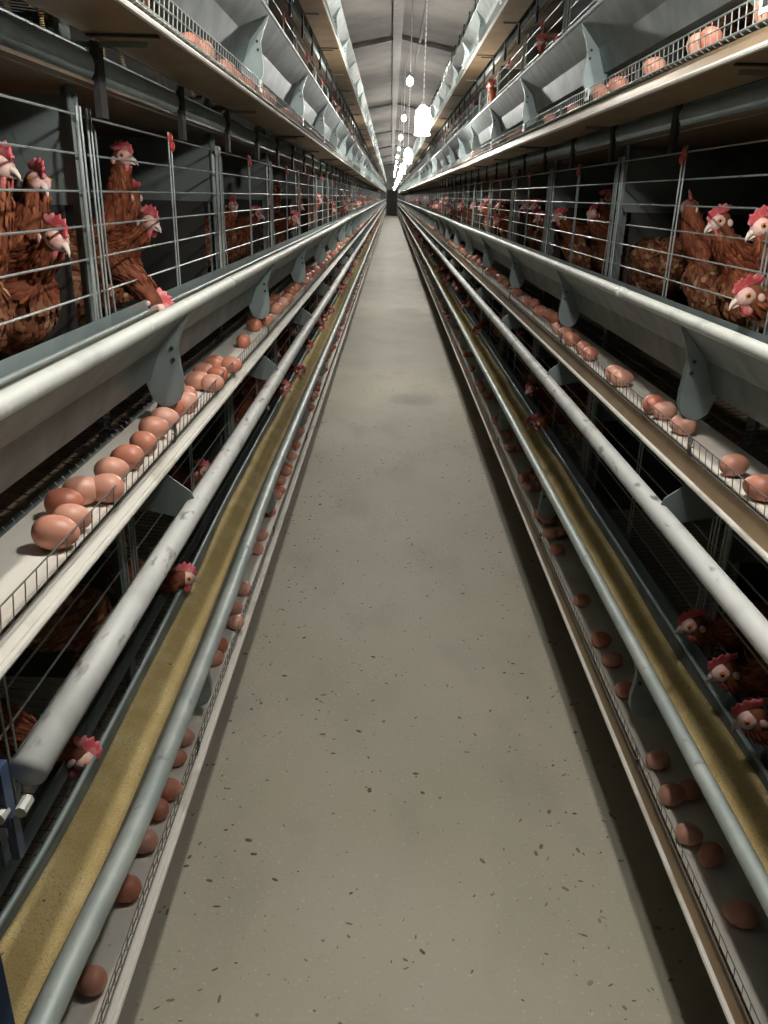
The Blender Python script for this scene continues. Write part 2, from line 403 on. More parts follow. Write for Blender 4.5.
# uprights of the battery (floor to top tier) at every partition
ub = MB()
for s in (-1, 1):
    pass
def upright_mesh(s):
    b = MB(); b.extrude([(-.004, -.018), (.004, -.018), (.004, .018), (-.004, .018)], [0, .01]); b = MB()
    z1 = BELT[3] + .62
    b.box((s * .664 - .002, -.02, 0), (s * .664 + .002, .02, z1)); b.box((min(s * .664, s * .69), .018, 0), (max(s * .664, s * .69), .022, z1))
    for zt in BELT: b.box((min(s * .52, s * .666), -.003, zt - (.027 if s < 0 else .045) - .012), (max(s * .52, s * .666), .003, zt - (.027 if s < 0 else .045) - .0045))
    return b.mesh('steel_upright', M['panel'])
UP = {s: upright_mesh(s) for s in (-1, 1)}
for s in (-1, 1):
    for k in range(58):
        y = .4 + 1.2 * k
        o = bpy.data.objects.new('steel_upright', UP[s]); col.objects.link(o); o.location = (CX, y + .0, 0)
        if k < 8: tag(o, 'galvanised upright post between cages on the %s side, %s from the camera' % (SIDE[s], ORD[k]), 'post', 'uprights of the %s battery' % SIDE[s])
        else: tag(o, 'galvanised upright post far down the %s row of cages' % SIDE[s], 'post', 'far uprights of the %s battery' % SIDE[s])

# ------------------------------------------------------------------ cages
def cage_meshes(s, low=False):
    n = 6 if not low else 3; r = .0021
    g = MB(); zs = [.551, .487, .425, .365, .307, .243]; L = 1.2; E = s * .650
    for z in zs: g.tube([(E, .012, z), (E, L - .012, z)], r, n)
    vr = r * (1 if not low else 1.4)
    for y in (.016, .034, L - .034, L - .016, .588, .612):
        g.tube([(E - s * .004, y, .176), (E - s * .004, y, .30), (E - s * .004, y, .565)], vr, n)
    if not low:   # bent wire ends at the posts
        for y, d in ((.034, 1), (L - .034, -1)):
            g.tube([(E - s * .004, y, .54), (E - s * .006, y + d * .012, .530), (E - s * .006, y + d * .014, .45), (E - s * .006, y + d * .013, .30), (E - s * .008, y + d * .022, .22), (E - s * .008, y + d * .026, .185)], r * .9, n)
    gm = g.mesh('front_grille', M['wire'])
    rl = MB(); rl.extrude(strip([(s * .634, .200), (s * .632, .166), (s * .662, .164), (s * .662, .182)], .002), [0, L]); rm = rl.mesh('bottom_rail', M['galv_in'])
    pt = MB(); pt.cur = 0; pt.box((min(s * .672, s * 1.19), -.0012, .40), (max(s * .672, s * 1.19), .0012, .585)); pt.cur = 1; pt.box((min(s * .700, s * 1.19), -.001, .06), (max(s * .700, s * 1.19), .001, .40)); pt.cur = 0  # lower part coloured near black to deepen the shade in the cage
    # sloping gusset at the top front corner
    vs = [(s * .655, -.002, .585), (s * .655, -.002, .545), (s * .76, -.002, .47), (s * .80, -.002, .585)]
    pt.add(vs + [(x, .0035, z) for x, y, z in vs], [(0, 1, 2, 3), (7, 6, 5, 4), (0, 4, 5, 1), (1, 5, 6, 2), (2, 6, 7, 3), (3, 7, 4, 0)])
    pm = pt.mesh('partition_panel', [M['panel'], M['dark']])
    fl = MB()
    for e, z in ((.62, .008), (.70, .015), (.82, .026), (.96, .038), (1.12, .052)): fl.tube([(s * e, 0, z), (s * e, L, z)], .0016, 4 if not low else 3)
    if not low:
        for i in range(40): fl.tube([(s * .602, .015 + .03 * i, .006), (s * 1.19, .015 + .03 * i, .058)], .0012, 3)
    fm_ = fl.mesh('wire_floor', M['wire_dark'])
    bk = MB(); bk.box((min(s * 1.192, s * 1.198), 0, .0), (max(s * 1.192, s * 1.198), L, .598)); bm_ = bk.mesh('back_panel', M['dark'])  # back coloured near black as well, shade put into its colour
    cl = MB()   # red plastic clip on the middle post
    cl.ell((E - s * .006, .60, .552), (.006, .016, .013), 10, 8); cl.ell((E - s * .008, .605, .534), (.007, .013, .012), 10, 8)
    cm_ = cl.mesh('latch_clip', M['red_plastic'], True)
    return dict(front_grille=gm, bottom_rail=rm, partition_panel=pm, wire_floor=fm_, back_panel=bm_, latch_clip=cm_)
NC = 37
for s in (-1, 1):
    hi, lo = cage_meshes(s), cage_meshes(s, True)
    for t in range(4):
        for k in range(NC):
            c = empty('hen_cage', (CX, .4 + 1.2 * k, BELT[t]))
            if k < 8: tag(c, 'wire-fronted hen cage, %s from the camera in the %s tier %s of the aisle' % (ORD[k], TIER[t], SIDE[s]), 'cage', 'hen cages')
            else: tag(c, 'small far-off wire hen cage in the %s tier %s of the aisle' % (TIER[t], SIDE[s]), 'cage', 'far hen cages, %s tier %s' % (TIER[t], SIDE[s]))
            for nm, me in (hi if k < 9 else lo).items():
                if nm == 'latch_clip' and (t == 3 or k > 12): continue
                o = put(me, nm, c)
                if nm == 'latch_clip': o['label'] = 'red plastic clip'
# the cages beyond, one mesh
b = MB(); L0, L1 = .4 + 1.2 * NC, Y1
for s in (-1, 1):
    for t in range(4):
        z0 = BELT[t]
        for z in (.551, .487, .425, .365, .307, .243): b.tube([(X(s, .65), L0, z0 + z), (X(s, .65), L1, z0 + z)], .0025, 3)
        b.extrude([(X(s, 1.192), z0), (X(s, 1.198), z0), (X(s, 1.198), z0 + .598), (X(s, 1.192), z0 + .598)], [L0, L1])
        b.extrude([(X(s, .64), z0 + .172), (X(s, .66), z0 + .172), (X(s, .66), z0 + .195), (X(s, .64), z0 + .195)], [L0, L1])
        y = L0
        while y < L1:
            b.box((min(X(s, .672), X(s, 1.19)), y, z0 + .06), (max(X(s, .672), X(s, 1.19)), y + .003, z0 + .585)); b.box((min(X(s, .645), X(s, .655)), y, z0 + .17), (max(X(s, .645), X(s, .655)), y + .03, z0 + .56)); y += 1.2
o = b.obj('hen_cage', M['panel'], origin=(CX, L0, 0)); tag(o, 'the many tiny hen cages at the far end of both rows', 'cage', kind='stuff')

# ------------------------------------------------------------------ hens
dg = bpy.context.evaluated_depsgraph_get()
def bez(p0, p1, p2, p3, n):
    out = []
    for i in range(n + 1):
        u = i / n; out.append(p0 * (1 - u) ** 3 + p1 * 3 * u * (1 - u) ** 2 + p2 * 3 * u * u * (1 - u) + p3 * u ** 3)
    return out

def loft(b, pts, rs, n=16):
    """rs = (side radius, up radius)"""
    pts = [Vector(p) for p in pts]; side = Vector((0, 1, 0)); vs = []; up = None
    for i, p in enumerate(pts):
        t = (pts[min(len(pts) - 1, i + 1)] - pts[max(0, i - 1)]).normalized()
        side = (side - t * side.dot(t)).normalized(); up = t.cross(side)
        for k in range(n):
            a = 2 * math.pi * k / n; vs.append(p + side * math.cos(a) * rs[i][0] + up * math.sin(a) * rs[i][1])
    fs = [(i * n + k, i * n + (k + 1) % n, (i + 1) * n + (k + 1) % n, (i + 1) * n + k) for i in range(len(pts) - 1) for k in range(n)]
    fs += [tuple(range(n))[::-1], tuple((len(pts) - 1) * n + k for k in range(n))]
    b.add(vs, fs)

def head_parts():
    P = {}
    b = MB()   # beak: upper mandible curved over the lower
    loft(b, [(.016, 0, .000), (.026, 0, .000), (.036, 0, -.003), (.044, 0, -.008), (.048, 0, -.013)], [(.0085, .0075), (.0070, .0062), (.0050, .0046), (.0028, .0028), (.0006, .0006)], 10)
    loft(b, [(.016, 0, -.0075), (.028, 0, -.0095), (.039, 0, -.0115)], [(.0065, .0035), (.0048, .0028), (.0012, .0010)], 8)
    P['beak'] = b.mesh('beak', M['beak'], True)
    b = MB(); b.ell((.008, 0, -.001), (.0200, .0182, .0165), 16, 12); b.ell((-.010, .0165, -.008), (.006, .0035, .008)); b.ell((-.010, -.0165, -.008), (.006, .0035, .008))
    P['face'] = b.mesh('face', M['face'], True)
    # comb: serrated blade
    out = [(.030, .008), (.033, .018), (.027, .022), (.026, .036), (.018, .028), (.013, .045), (.006, .030), (-.001, .047), (-.008, .030), (-.016, .041), (-.020, .026), (-.031, .031), (-.030, .018), (-.022, .012), (-.008, .012), (.010, .013), (.022, .008)]
    b = MB(); n = len(out)
    def bend(x, z, y): return (x, y + .35 * max(0, z - .02) * (1 if x < .02 else .4), z)
    vs = [bend(x, z, -.0042 if z < .028 else -.0026) for x, z in out] + [bend(x, z,   .0042 if z < .028 else .0026) for x, z in out]
    b.add(vs, [(i, (i + 1) % n, n + (i + 1) % n, n + i) for i in range(n)])
    me = b.mesh('comb', M['comb'])
    bm = bmesh.new(); bm.from_mesh(me); bm.verts.ensure_lookup_table()
    bm.verts.index_update()
    ring = [None] * 2
    ed = [e for e in bm.edges if len(e.link_faces) == 1]
    bmesh.ops.holes_fill(bm, edges=ed, sides=0)
    bmesh.ops.triangulate(bm, faces=[f for f in bm.faces if len(f.verts) > 4])
    bmesh.ops.recalc_face_normals(bm, faces=bm.faces); bm.to_mesh(me); bm.free()
    P['comb'] = me
    for nm, y in (('wattle', .0065), ('wattle.', -.0065)):
        b = MB(); loft(b, [(.016, y, -.012), (.015, y * 1.1, -.020), (.013, y * 1.2, -.030), (.012, y * 1.2, -.038), (.012, y * 1.2, -.0405)], [(.0025, .006), (.0035, .0095), (.0038, .0105), (.003, .007), (.0008, .002)], 10); P[nm] = b.mesh('wattle', M['comb'], True)
    for nm, y in (('eye', 1), ('eye.', -1)):
        b = MB(); b.ell((.0105, y * .0165, .004), (.0048, .0032, .0048), 12, 8); b.cur = 1; b.ell((.0110, y * .0188, .004), (.0024, .0014, .0024), 8, 6); P[nm] = b.mesh('eye', [M['eye'], M['pupil']], True)
    return P
HP = head_parts()
for nm_ in ('comb', 'wattle', 'wattle.'):   # a little smaller than drawn
    HP[nm_].transform(Matrix.Translation((0, 0, .0015)) @ Matrix.Diagonal((.92, 1, .84, 1)))
def smooth_comb(me):
    o = bpy.data.objects.new('t', me); col.objects.link(o); q = o.modifiers.new('s', 'SUBSURF'); q.levels = 2
    bpy.context.view_layer.update(); n_ = bpy.data.meshes.new_from_object(o.evaluated_get(bpy.context.evaluated_depsgraph_get())); bpy.data.objects.remove(o)
    n_.name = 'comb'; n_.polygons.foreach_set('use_smooth', [True] * len(n_.polygons)); return n_
HP['comb'] = smooth_comb(HP['comb'])
HP['beak'].transform(Matrix.Translation((.004, 0, -.0005)) @ Matrix.Diagonal((.76, 1, 1, 1)))
NOCOMB = None

def make_hen_meshes(seed, H, head_yaw=0, head_pitch=0, nd=(.15, 0, 1), feathers=True, wide=1.0):
    """returns (body mesh, plumage mesh, head matrix). hen faces +X, feet at z=0, head centre at H"""
    r = random.Random(seed); H = Vector(H); nd = Vector(nd).normalized()
    b = MB()
    body = [((-.25, 0, .300), (.012, .008)), ((-.215, 0, .292), (.030, .020)), ((-.17, 0, .270), (.044, .040)), ((-.12, 0, .236), (.066, .066)), ((-.06, 0, .208), (.082, .084)), ((0, 0, .195), (.088, .094)),
            ((.05, 0, .196), (.084, .092)), ((.09, 0, .210), (.070, .078)), ((.125, 0, .235), (.046, .052)), ((.14, 0, .250), (.02, .024))]
    loft(b, [p for p, _ in body], [(a * wide, c) for _, (a, c) in body], 18)
    for sy in (1, -1): b.ell((-.035, sy * .070 * wide, .225), (.115, .024, .058), 16, 10, Euler((0, math.radians(12), 0)).to_matrix())   # folded wing
    P0 = Vector((.075, 0, .225)); P3 = H.copy(); d = (P3 - P0).length
    Pa = P0 + Vector((.35, 0, .45 if H.z > .22 else .30)).normalized() * d * .38; Pb = P3 - nd * d * .38
    nk = bez(P0, Pa, Pb, P3, 12)
    rs = []
    for i in range(13):
        u = i / 12; rr = .055 * (1 - u) ** 1.3 + .0205 * (1 - (1 - u) ** 1.25); rs.append((rr, rr * 1.05))
    loft(b, nk, rs, 16)
    hm = Matrix.Translation(H) @ Euler((0, math.radians(head_pitch), math.radians(head_yaw)), 'XYZ').to_matrix().to_4x4() @ Matrix.Scale(1.14, 4)
    R3 = hm.to_3x3().normalized(); b.ell(H + R3 @ Vector((-.003, 0, 0)), (.0225, .0175, .0195), 14, 10, R3)
    for sy in (1, -1):   # thighs, shanks, feet
        y = sy * .045
        loft(b, [(-.01, y, .19), (0, y, .14), (.006, y, .105), (-.004, y, .075)], [(.036, .044), (.030, .036), (.018, .022), (.009, .010)], 10)
        loft(b, [(-.004, y, .085), (-.002, y, .05), (.004, y, .008)], [(.0085, .0085), (.0075, .0075), (.009, .009)], 8)
        for a in (-30, 0, 30, 180):
            l = .055 if a != 180 else .025; dx, dy = math.cos(math.radians(a)) * l, math.sin(math.radians(a)) * l
            loft(b, [(.002, y, .010), (.002 + dx * .6, y + dy * .6, .009), (.002 + dx, y + dy, .005)], [(.0075, .0075), (.0065, .0065), (.004, .004)], 6)
    me = b.mesh('hen_raw', M['skinf'])
    o = bpy.data.objects.new('hen_raw', me); col.objects.link(o)
    m = o.modifiers.new('r', 'REMESH'); m.mode = 'VOXEL'; m.voxel_size = .0068
    m = o.modifiers.new('s', 'SMOOTH'); m.iterations = 3; m.factor = .5
    bpy.context.view_layer.update()
    em = bpy.data.meshes.new_from_object(o.evaluated_get(bpy.context.evaluated_depsgraph_get()))
    bpy.data.objects.remove(o)
    em.name = 'body'; em.materials.clear(); em.materials.append(M['skinf']); em.materials.append(M['leg'])
    idx = [1 if p.center.z < .078 else 0 for p in em.polygons]
    em.polygons.foreach_set('material_index', idx); em.polygons.foreach_set('use_smooth', [True] * len(idx))
    # ---- plumage: overlapping little feathers lying along the body
    f = MB(); polys = [p for p in em.polygons if p.center.z > .085]
    cum = []; tot = 0
    for p in polys: tot += p.area; cum.append(tot)
    import bisect
    cnt = 2600 if feathers else 0
    nkv = nk; hb = H
    for i in range(cnt):
        p = polys[bisect.bisect(cum, r.random() * tot) if True else 0] if True else None
        c = p.center.copy(); n = p.normal.copy()
        if (c - hb).length < .024: continue
        # closest neck point
        j = min(range(13), key=lambda q: (nkv[q] - c).length); dn = (nkv[j] - c).length
        isn = j >= 2 and dn < .06
        if isn:
            t = (nkv[max(0, j - 1)] - nkv[min(12, j + 1)]).normalized(); Lf, Wf = (.024, .0060) if j > 5 else (.028, .009)
        else:
            t = Vector((-1, 0, -.28 if c.x > -.12 else .25))
            wing = abs(c.y) > .062 * wide and -.15 < c.x < .06 and c.z > .18
            Lf, Wf = (.040, .016) if wing else (.026, .0135)
            if c.x < -.17: Lf, Wf = .07, .022; t = Vector((-1, 0, .15))
            if c.x > .05 and c.z < .23: t = Vector((-.35, 0, -1))
        t = (t - n * t.dot(n))
        if t.length < .05: continue
        t.normalize(); sd_ = n.cross(t); t = (t + sd_ * r.uniform(-.22, .22)).normalized(); sd_ = n.cross(t)
        Lf *= r.uniform(.8, 1.2); Wf *= r.uniform(.8, 1.15); li = r.uniform(.002, .0055)
        f.cur = 1 if isn and j > 3 else 0
        q = [c + n * .0002 - sd_ * Wf * .25, c + n * .0002 + sd_ * Wf * .25, c + t * Lf * .45 + n * li * .8 + sd_ * Wf * .5, c + t * Lf * .85 + n * li + sd_ * Wf * .38, c + t * Lf + n * li * .8,
             c + t * Lf * .85 + n * li - sd_ * Wf * .38, c + t * Lf * .45 + n * li * .8 - sd_ * Wf * .5, c + t * Lf * .45 + n * (li + .0016)]
        f.add(q, [(0, 1, 7), (1, 2, 7), (2, 3, 7), (3, 4, 7), (4, 5, 7), (5, 6, 7), (6, 0, 7)])
    if feathers:   # tail fan
        f.cur = 0
        for a in range(-4, 5):
            for lay in (0, 1):
                aa = a * .13; base = Vector((-.20, a * .005, .295 + lay * .008)); d_ = Vector((-1, aa, .55 + lay * .2 - abs(a) * .03)).normalized(); sd_ = Vector((0, 1, 0)); ll = .115 - abs(a) * .006; wd = .013
                f.add([base - sd_ * .004, base + sd_ * .004, base + d_ * ll * .7 + sd_ * wd, base + d_ * ll, base + d_ * ll * .7 - sd_ * wd, base + d_ * ll * .6 + Vector((0, 0, .004))], [(0, 1, 5), (1, 2, 5), (2, 3, 5), (3, 4, 5), (4, 0, 5)])
    pm = None
    if feathers:
        pm = bpy.data.meshes.new('plumage'); pm.from_pydata(f.v, [], f.f); pm.materials.append(M['plume']); pm.materials.append(M['hackle'])
        pm.polygons.foreach_set('material_index', f.mi); pm.polygons.foreach_set('use_smooth', [True] * len(f.f)); pm.update()
    return em, pm, hm, H

def place_hen(hm, head, face, label, group=None, scale=1.0, parts=True, floor_z=None):
    """hm = meshes; head = world (x,y,z) wished for the head centre; face = heading in radians"""
    em, pm, mx, H = hm
    c, s_ = math.cos(face), math.sin(face)
    loc = Vector((head[0] - scale * (c * H.x - s_ * H.y), head[1] - scale * (s_ * H.x + c * H.y), head[2] - scale * H.z))
    if floor_z is not None: loc.z = floor_z
    o = empty('hen', loc, face); o.scale = (scale,) * 3
    tag(o, label, 'hen', group)
    put(em, 'body', o)
    if pm: put(pm, 'plumage', o)
    for k, me in HP.items():
        q = put(me, k.rstrip('.'), o); q.matrix_local = mx
        if k == 'comb': q['label'] = 'pinkish red comb'
    return o

def zrel(t, z): return BELT[t] + z
def fdir(s, deg=0):   # facing the aisle; deg > 0 turns the hen away from the camera
    return (math.radians(deg) if s < 0 else math.pi - math.radians(deg))

# hens the photograph shows clearly: side, tier, head (x, y, z above the belt), head yaw, pitch, heading, neck direction, label
HERO = [
 (-1, 1, (-.625, 1.37, .460), -20, 8, 5, (.1, 0, 1), 'tall hen at the far left frame edge, second tier, big comb held over its neighbours'),
 (-1, 1, (-.640, 1.555, .440), -62, 14, 18, (.15, 0, 1), 'hen facing the camera in the nearest left second tier cage, above the large hen'),
 (-1, 1, (-.590, 1.475, .350), 2, 24, -30, (.45, 0, 1), 'large tan-breasted hen at the wire of the nearest left second tier cage, beak pointing down'),
 (-1, 1, (-.68, 2.19, .505), 0, 5, -10, (.12, 0, 1), 'hen stretching its neck tallest behind the wire, just right of the left double post'),
 (-1, 1, (-.67, 2.22, .418), 150, 5, 12, (.1, 0, 1), 'hen looking back into the cage behind the pale-faced hen, left second tier'),
 (-1, 1, (-.60, 2.10, .358), -8, 14, -20, (.5, 0, 1), 'pale pink faced hen looking at the aisle, second cage on the left second tier'),
 (-1, 1, (-.530, 1.87, .185), 0, 62, -4, (.6, 0, -1), 'hen bending its rusty neck out over the left second tier trough'),
 (-1, 1, (-.64, 3.45, .380), -30, 8, -25, (.15, 0, 1), 'pink-faced hen in the third cage of the left second tier'),
 (-1, 1, (-.64, 4.47, .390), -40, 6, -35, (.15, 0, 1), 'hen beside a cage post in the fourth cage of the left second tier'),
 (-1, 1, (-.64, 5.37, .335), 10, 20, -20, (.3, 0, 1), 'hen with lowered pink face in the fifth cage of the left second tier'),
 (-1, 1, (-.56, 8.3, .300), -30, 15, -20, (.4, 0, 1), 'hen craning its head furthest out from the left second tier cages'),
 (1, 1, (.700, 1.60, .270), 12, 22, -15, (.6, 0, 1), 'hen with pink comb low at the right frame edge, second tier, beak pointing left'),
 (1, 1, (.745, 1.69, .395), 0, 25, 0, (.15, 0, 1), 'hen cut by the right frame edge, second tier, pink comb and white beak'),
 (1, 1, (.790, 2.04, .395), 14, 22, -20, (.15, 0, 1), 'brown hen with pale beak facing the aisle, second cage of the right second tier'),
 (1, 1, (.790, 2.27, .425), 80, 0, 30, (.1, 0, 1), 'hen half hidden behind the wire post with raised pale comb, right second tier'),
 (1, 1, (.87, 3.00, .27), 0, 10, 88, (.4, 0, 1), 'hen turned away into the dark of the cage, low tan back visible, right second tier'),
 (1, 1, (.80, 3.38, .385), -30, 5, -20, (.1, 0, 1), 'hen with upright pink comb looking down the aisle, third cage of the right second tier'),
 (1, 1, (.80, 5.23, .345), 20, 10, -20, (.2, 0, 1), 'hen with a dim pink face in the fifth cage of the right second tier'),
 (1, 1, (.70, 8.5, .36), 10, 10, -20, (.3, 0, 1), 'hen with bright pink head leaning out over the right second tier trough'),
 (-1, 0, (-.505, 1.83, .215), -25, 12, 45, (.85, 0, .25), 'hen reaching its dark red head over the yellow feed, left bottom tier'),
 (-1, 0, (-.530, 1.16, .190), 20, 48, 5, (.8, 0, -.2), 'hen with bright crimson comb pecking the feed at left, bottom tier'),
 (-1, 0, (-.60, 2.48, .280), 0, 20, 10, (.4, 0, 1), 'hen in shadow behind the guide pipe, left bottom tier'),
 (-1, 0, (-.50, 4.55, .19), 0, 40, 10, (.7, 0, .1), 'dark hen feeding further along the left bottom tier trough'),
 (-1, 0, (-.50, 3.85, .25), 0, 25, 10, (.7, 0, .5), 'dark hen leaning over the trough just under the left pipe'),
 (1, 0, (.690, 1.55, .275), 10, 25, 0, (.4, 0, 1), 'hen with red comb at the right bottom tier trough, farthest of the three near ones'),
 (1, 0, (.680, 1.35, .285), 5, 30, 0, (.4, 0, 1), 'hen with red comb at the right bottom tier trough, middle of the three near ones'),
 (1, 0, (.665, 1.19, .290), 10, 35, 5, (.4, 0, 1), 'hen with red comb at the right bottom tier trough, nearest of the three'),
 (1, 0, (.670, 3.50, .20), 0, 40, 0, (.7, 0, .2), 'hen feeding in shadow at the third right bottom tier cage'),
 (1, 2, (.700, 6.42, .485), 0, 5, -10, (.2, 0, 1), 'hen looking out between the wires high on the right third tier'),
 (1, 2, (.730, 4.53, .455), 0, 5, -10, (.2, 0, 1), 'dim hen above the right third tier trough near the top of the photo'),
 (-1, 2, (-.57, 9.0, .55), 0, 0, -10, (.2, 0, 1), 'pink-headed hen far off on the left third tier'),
]
for i, (s, t, hd, hy, hp, hdg, nd, lab) in enumerate(HERO):
    Hz = max(.13, hd[2] - .035)
    fx = .17 if Hz > .36 else (.20 if Hz > .27 else .27)
    if t == 0 and s < 0: fx = .29
    yy = hy * (1 if s < 0 else -1)
    ms = make_hen_meshes(100 + i, (fx, 0, Hz), yy, hp, nd)
    place_hen(ms, (hd[0], hd[1], BELT[t] + hd[2]), fdir(s, hdg), lab)

# shared poses for the rest
VAR = [make_hen_meshes(1, (.17, 0, .36), 0, 8), make_hen_meshes(2, (.16, .03, .385), 50, 5), make_hen_meshes(3, (.16, -.03, .375), -55, 5), make_hen_meshes(4, (.21, 0, .27), 10, 25, (.5, 0, 1)),
       make_hen_meshes(5, (.18, 0, .32), -15, 12, (.3, 0, 1)), make_hen_meshes(6, (.27, 0, .17), 0, 55, (.7, 0, -.7)), make_hen_meshes(7, (.15, .02, .41), 130, 0)]
def lowmesh(v):
    em, pm, mx, H = v
    bm = bmesh.new(); bm.from_mesh(em)
    o = bpy.data.objects.new('t', em); col.objects.link(o); d = o.modifiers.new('d', 'DECIMATE'); d.ratio = .12
    bpy.context.view_layer.update(); lm = bpy.data.meshes.new_from_object(o.evaluated_get(bpy.context.evaluated_depsgraph_get())); bpy.data.objects.remove(o); bm.free()
    vs = [tuple(q.co) for q in lm.vertices]; fs = [tuple(p.vertices) for p in lm.polygons]; mi = [0] * len(fs)
    for nm, k in (('face', 1), ('comb', 2), ('beak', 1), ('wattle', 2)):
        m_ = HP[nm]; base = len(vs); vs += [tuple(mx @ q.co) for q in m_.vertices]; fs += [tuple(base + a for a in p.vertices) for p in m_.polygons]; mi += [k] * len(m_.polygons)
    return vs, fs, mi
LOWD = [lowmesh(v) for v in VAR]
LOW = []
for vs, fs, mi in LOWD:
    me = bpy.data.meshes.new('far_hen'); me.from_pydata(vs, [], fs)
    for m_ in (M['plume'], M['face'], M['comb']): me.materials.append(m_)
    me.polygons.foreach_set('material_index', mi); me.polygons.foreach_set('use_smooth', [True] * len(fs)); LOW.append(me)
taken = [(s, t, hd[1]) for (s, t, hd, *_r) in HERO]
nh = len(HERO); slots = []
for k in range(0, 30):
    for t in (1, 0, 2):
        for s in (-1, 1):
            for j in range(4 if t == 1 else 3):
                y = .4 + 1.2 * k + ((.17 + .29 * j) if t == 1 else (.22 + .38 * j))
                if y < 1.0 or any(a == s and bb == t and abs(cc - y) < .16 for a, bb, cc in taken): continue
                if t == 2 and k < 1: continue
                if t < 2 and y < 3.35: continue
                slots.append((k, t, s, j, y))
pose = ['looking at the aisle', 'with head turned', 'with head turned', 'holding its head low', 'looking out', 'feeding', 'looking back into the cage']
stuffv, stufff, stuffm = [], [], []
for q, (k, t, s, j, y) in enumerate(slots):
    vi = R.choice([0, 1, 2, 3, 4, 4, 6] if t else [0, 3, 3, 4, 5, 5, 1])
    if t == 0 and k > 2 : vi = R.choice([3, 4, 5])
    e = R.uniform(.665, .72) if vi in (0, 1, 2, 4) else (.60 if vi == 3 else (.585 if vi == 5 else .76))
    H = VAR[vi][3]; ex = e + H.x; ang = fdir(s, R.uniform(-28, 18)); z = BELT[t] + .034; scl = R.uniform(.95, 1.05)
    loc = (X(s, ex), y, z)
    if nh < 300:
        nh += 1
        if k < 9:
            o = empty('hen', loc, ang); o.scale = (scl,) * 3
            put(VAR[vi][0], 'body', o)
            put(VAR[vi][1], 'plumage', o)
            for nm, me in HP.items(): put(me, nm.rstrip('.'), o).matrix_local = VAR[vi][2]
            if k < 6: tag(o, 'brown hen %s, %s in the %s cage, %s tier, %s side' % (pose[vi], ORD[j], ORD[k], TIER[t], SIDE[s]), 'hen', 'brown hens in the cages')
            else: tag(o, 'brown hen in a distant cage of the %s tier, %s side' % (TIER[t], SIDE[s]), 'hen', 'distant hens, %s tier %s' % (TIER[t], SIDE[s]))
        else:
            o = bpy.data.objects.new('hen', LOW[vi]); col.objects.link(o); o.location = loc; o.rotation_euler = (0, 0, ang); o.scale = (scl,) * 3
            tag(o, 'brown hen in a distant cage of the %s tier, %s side' % (TIER[t], SIDE[s]), 'hen', 'distant hens, %s tier %s' % (TIER[t], SIDE[s]))
    else:
        mw = Matrix.Translation(loc) @ Matrix.Rotation(ang, 4, 'Z'); vs, fs, mi = LOWD[vi]; base = len(stuffv)
        stuffv += [tuple(mw @ Vector(v)) for v in vs]; stufff += [tuple(base + a for a in f) for f in fs]; stuffm += mi
if stuffv:
    me = bpy.data.meshes.new('hen'); me.from_pydata(stuffv, [], stufff)
    for m_ in (M['plume'], M['face'], M['comb']): me.materials.append(m_)
    me.polygons.foreach_set('material_index', stuffm); o = bpy.data.objects.new('hen', me); col.objects.link(o)
    tag(o, 'the tiny crowd of hens in the farthest cages of both rows', 'hen', kind='stuff')

# ------------------------------------------------------------------ eggs
def egg_mesh(seg, ring, seed):
    r = random.Random(seed); L = .0545 * r.uniform(.97, 1.04); W = .0425 * r.uniform(.97, 1.03); k = r.uniform(.10, .17); vs = []; fs = []
    for i in range(ring + 1):
        th = math.pi * i / ring; x = -L / 2 * math.cos(th); rr = W / 2 * math.sin(th) * (1 - k * math.cos(math.pi - th) * 1.0)
        for a in range(seg): ph = 2 * math.pi * a / seg; vs.append((x, rr * math.cos(ph), rr * math.sin(ph)))
    for i in range(ring):
        for a in range(seg): fs.append((i * seg + a, (i + 1) * seg + a, (i + 1) * seg + (a + 1) % seg, i * seg + (a + 1) % seg))
    return MB().add(vs, fs).mesh('egg', M['egg'], True)
EG = [egg_mesh(24, 16, i) for i in range(5)]; EGL = egg_mesh(8, 6, 9)
eggs = []   # (x, y, tier)
LM = [(-.415, .933), (-.414, .985), (-.445, 1.040), (-.437, 1.088), (-.408, 1.10), (-.427, 1.188), (-.422, 1.251), (-.421, 1.336), (-.426, 1.426), (-.425, 1.497), (-.433, 1.570), (-.413, 1.628), (-.432, 1.69), (-.437, 1.83), (-.400, 1.82), (-.450, 1.95), (-.442, 2.04), (-.407, 1.91), (-.394, 2.03), (-.428, 2.391), (-.424, .722)]
RMi = [(.588, 1.181), (.595, 1.297), (.594, 1.552), (.591, 1.664), (.586, 1.716), (.588, 1.983), (.587, 2.04), (.588, 2.322), (.59, 2.42), (.588, 2.57), (.59, 2.70), (.59, 2.80)]
LB = [(-.436, .859), (-.437, 1.029), (-.436, 1.136), (-.436, 1.221), (-.424, 1.275), (-.438, 1.375), (-.437, 1.442), (-.435, 1.765), (-.437, 1.822), (-.416, 1.951), (-.434, 2.035), (-.430, 2.15)]
RB = [(.618, 1.008), (.616, 1.139), (.595, 1.19), (.598, 1.297), (.602, 1.405), (.640, 1.313), (.606, 1.667), (.607, 1.803), (.604, 1.903), (.60, 2.134)]
T3L = [(-.44, 1.95), (-.425, 2.02), (-.44, 2.09), (-.43, 2.3), (-.44, 2.46), (-.43, 2.62)]
T3R = [(.60, 1.36), (.60, 1.50), (.598, 1.74), (.60, 1.80), (.60, 2.1), (.60, 2.42), (.60, 2.6)]
def fill(y, ylim, s, dens):
    out = []; r = random.Random(int(dens * 100) + s)
    while y < ylim:
        y += r.expovariate(dens) * .8 + .047
        if r.random() < .25: out.append((X(s, .512), y)); out.append((X(s, .556), y + .012)); continue
        out.append((X(s, r.uniform(.508, .545)), y))
    return out
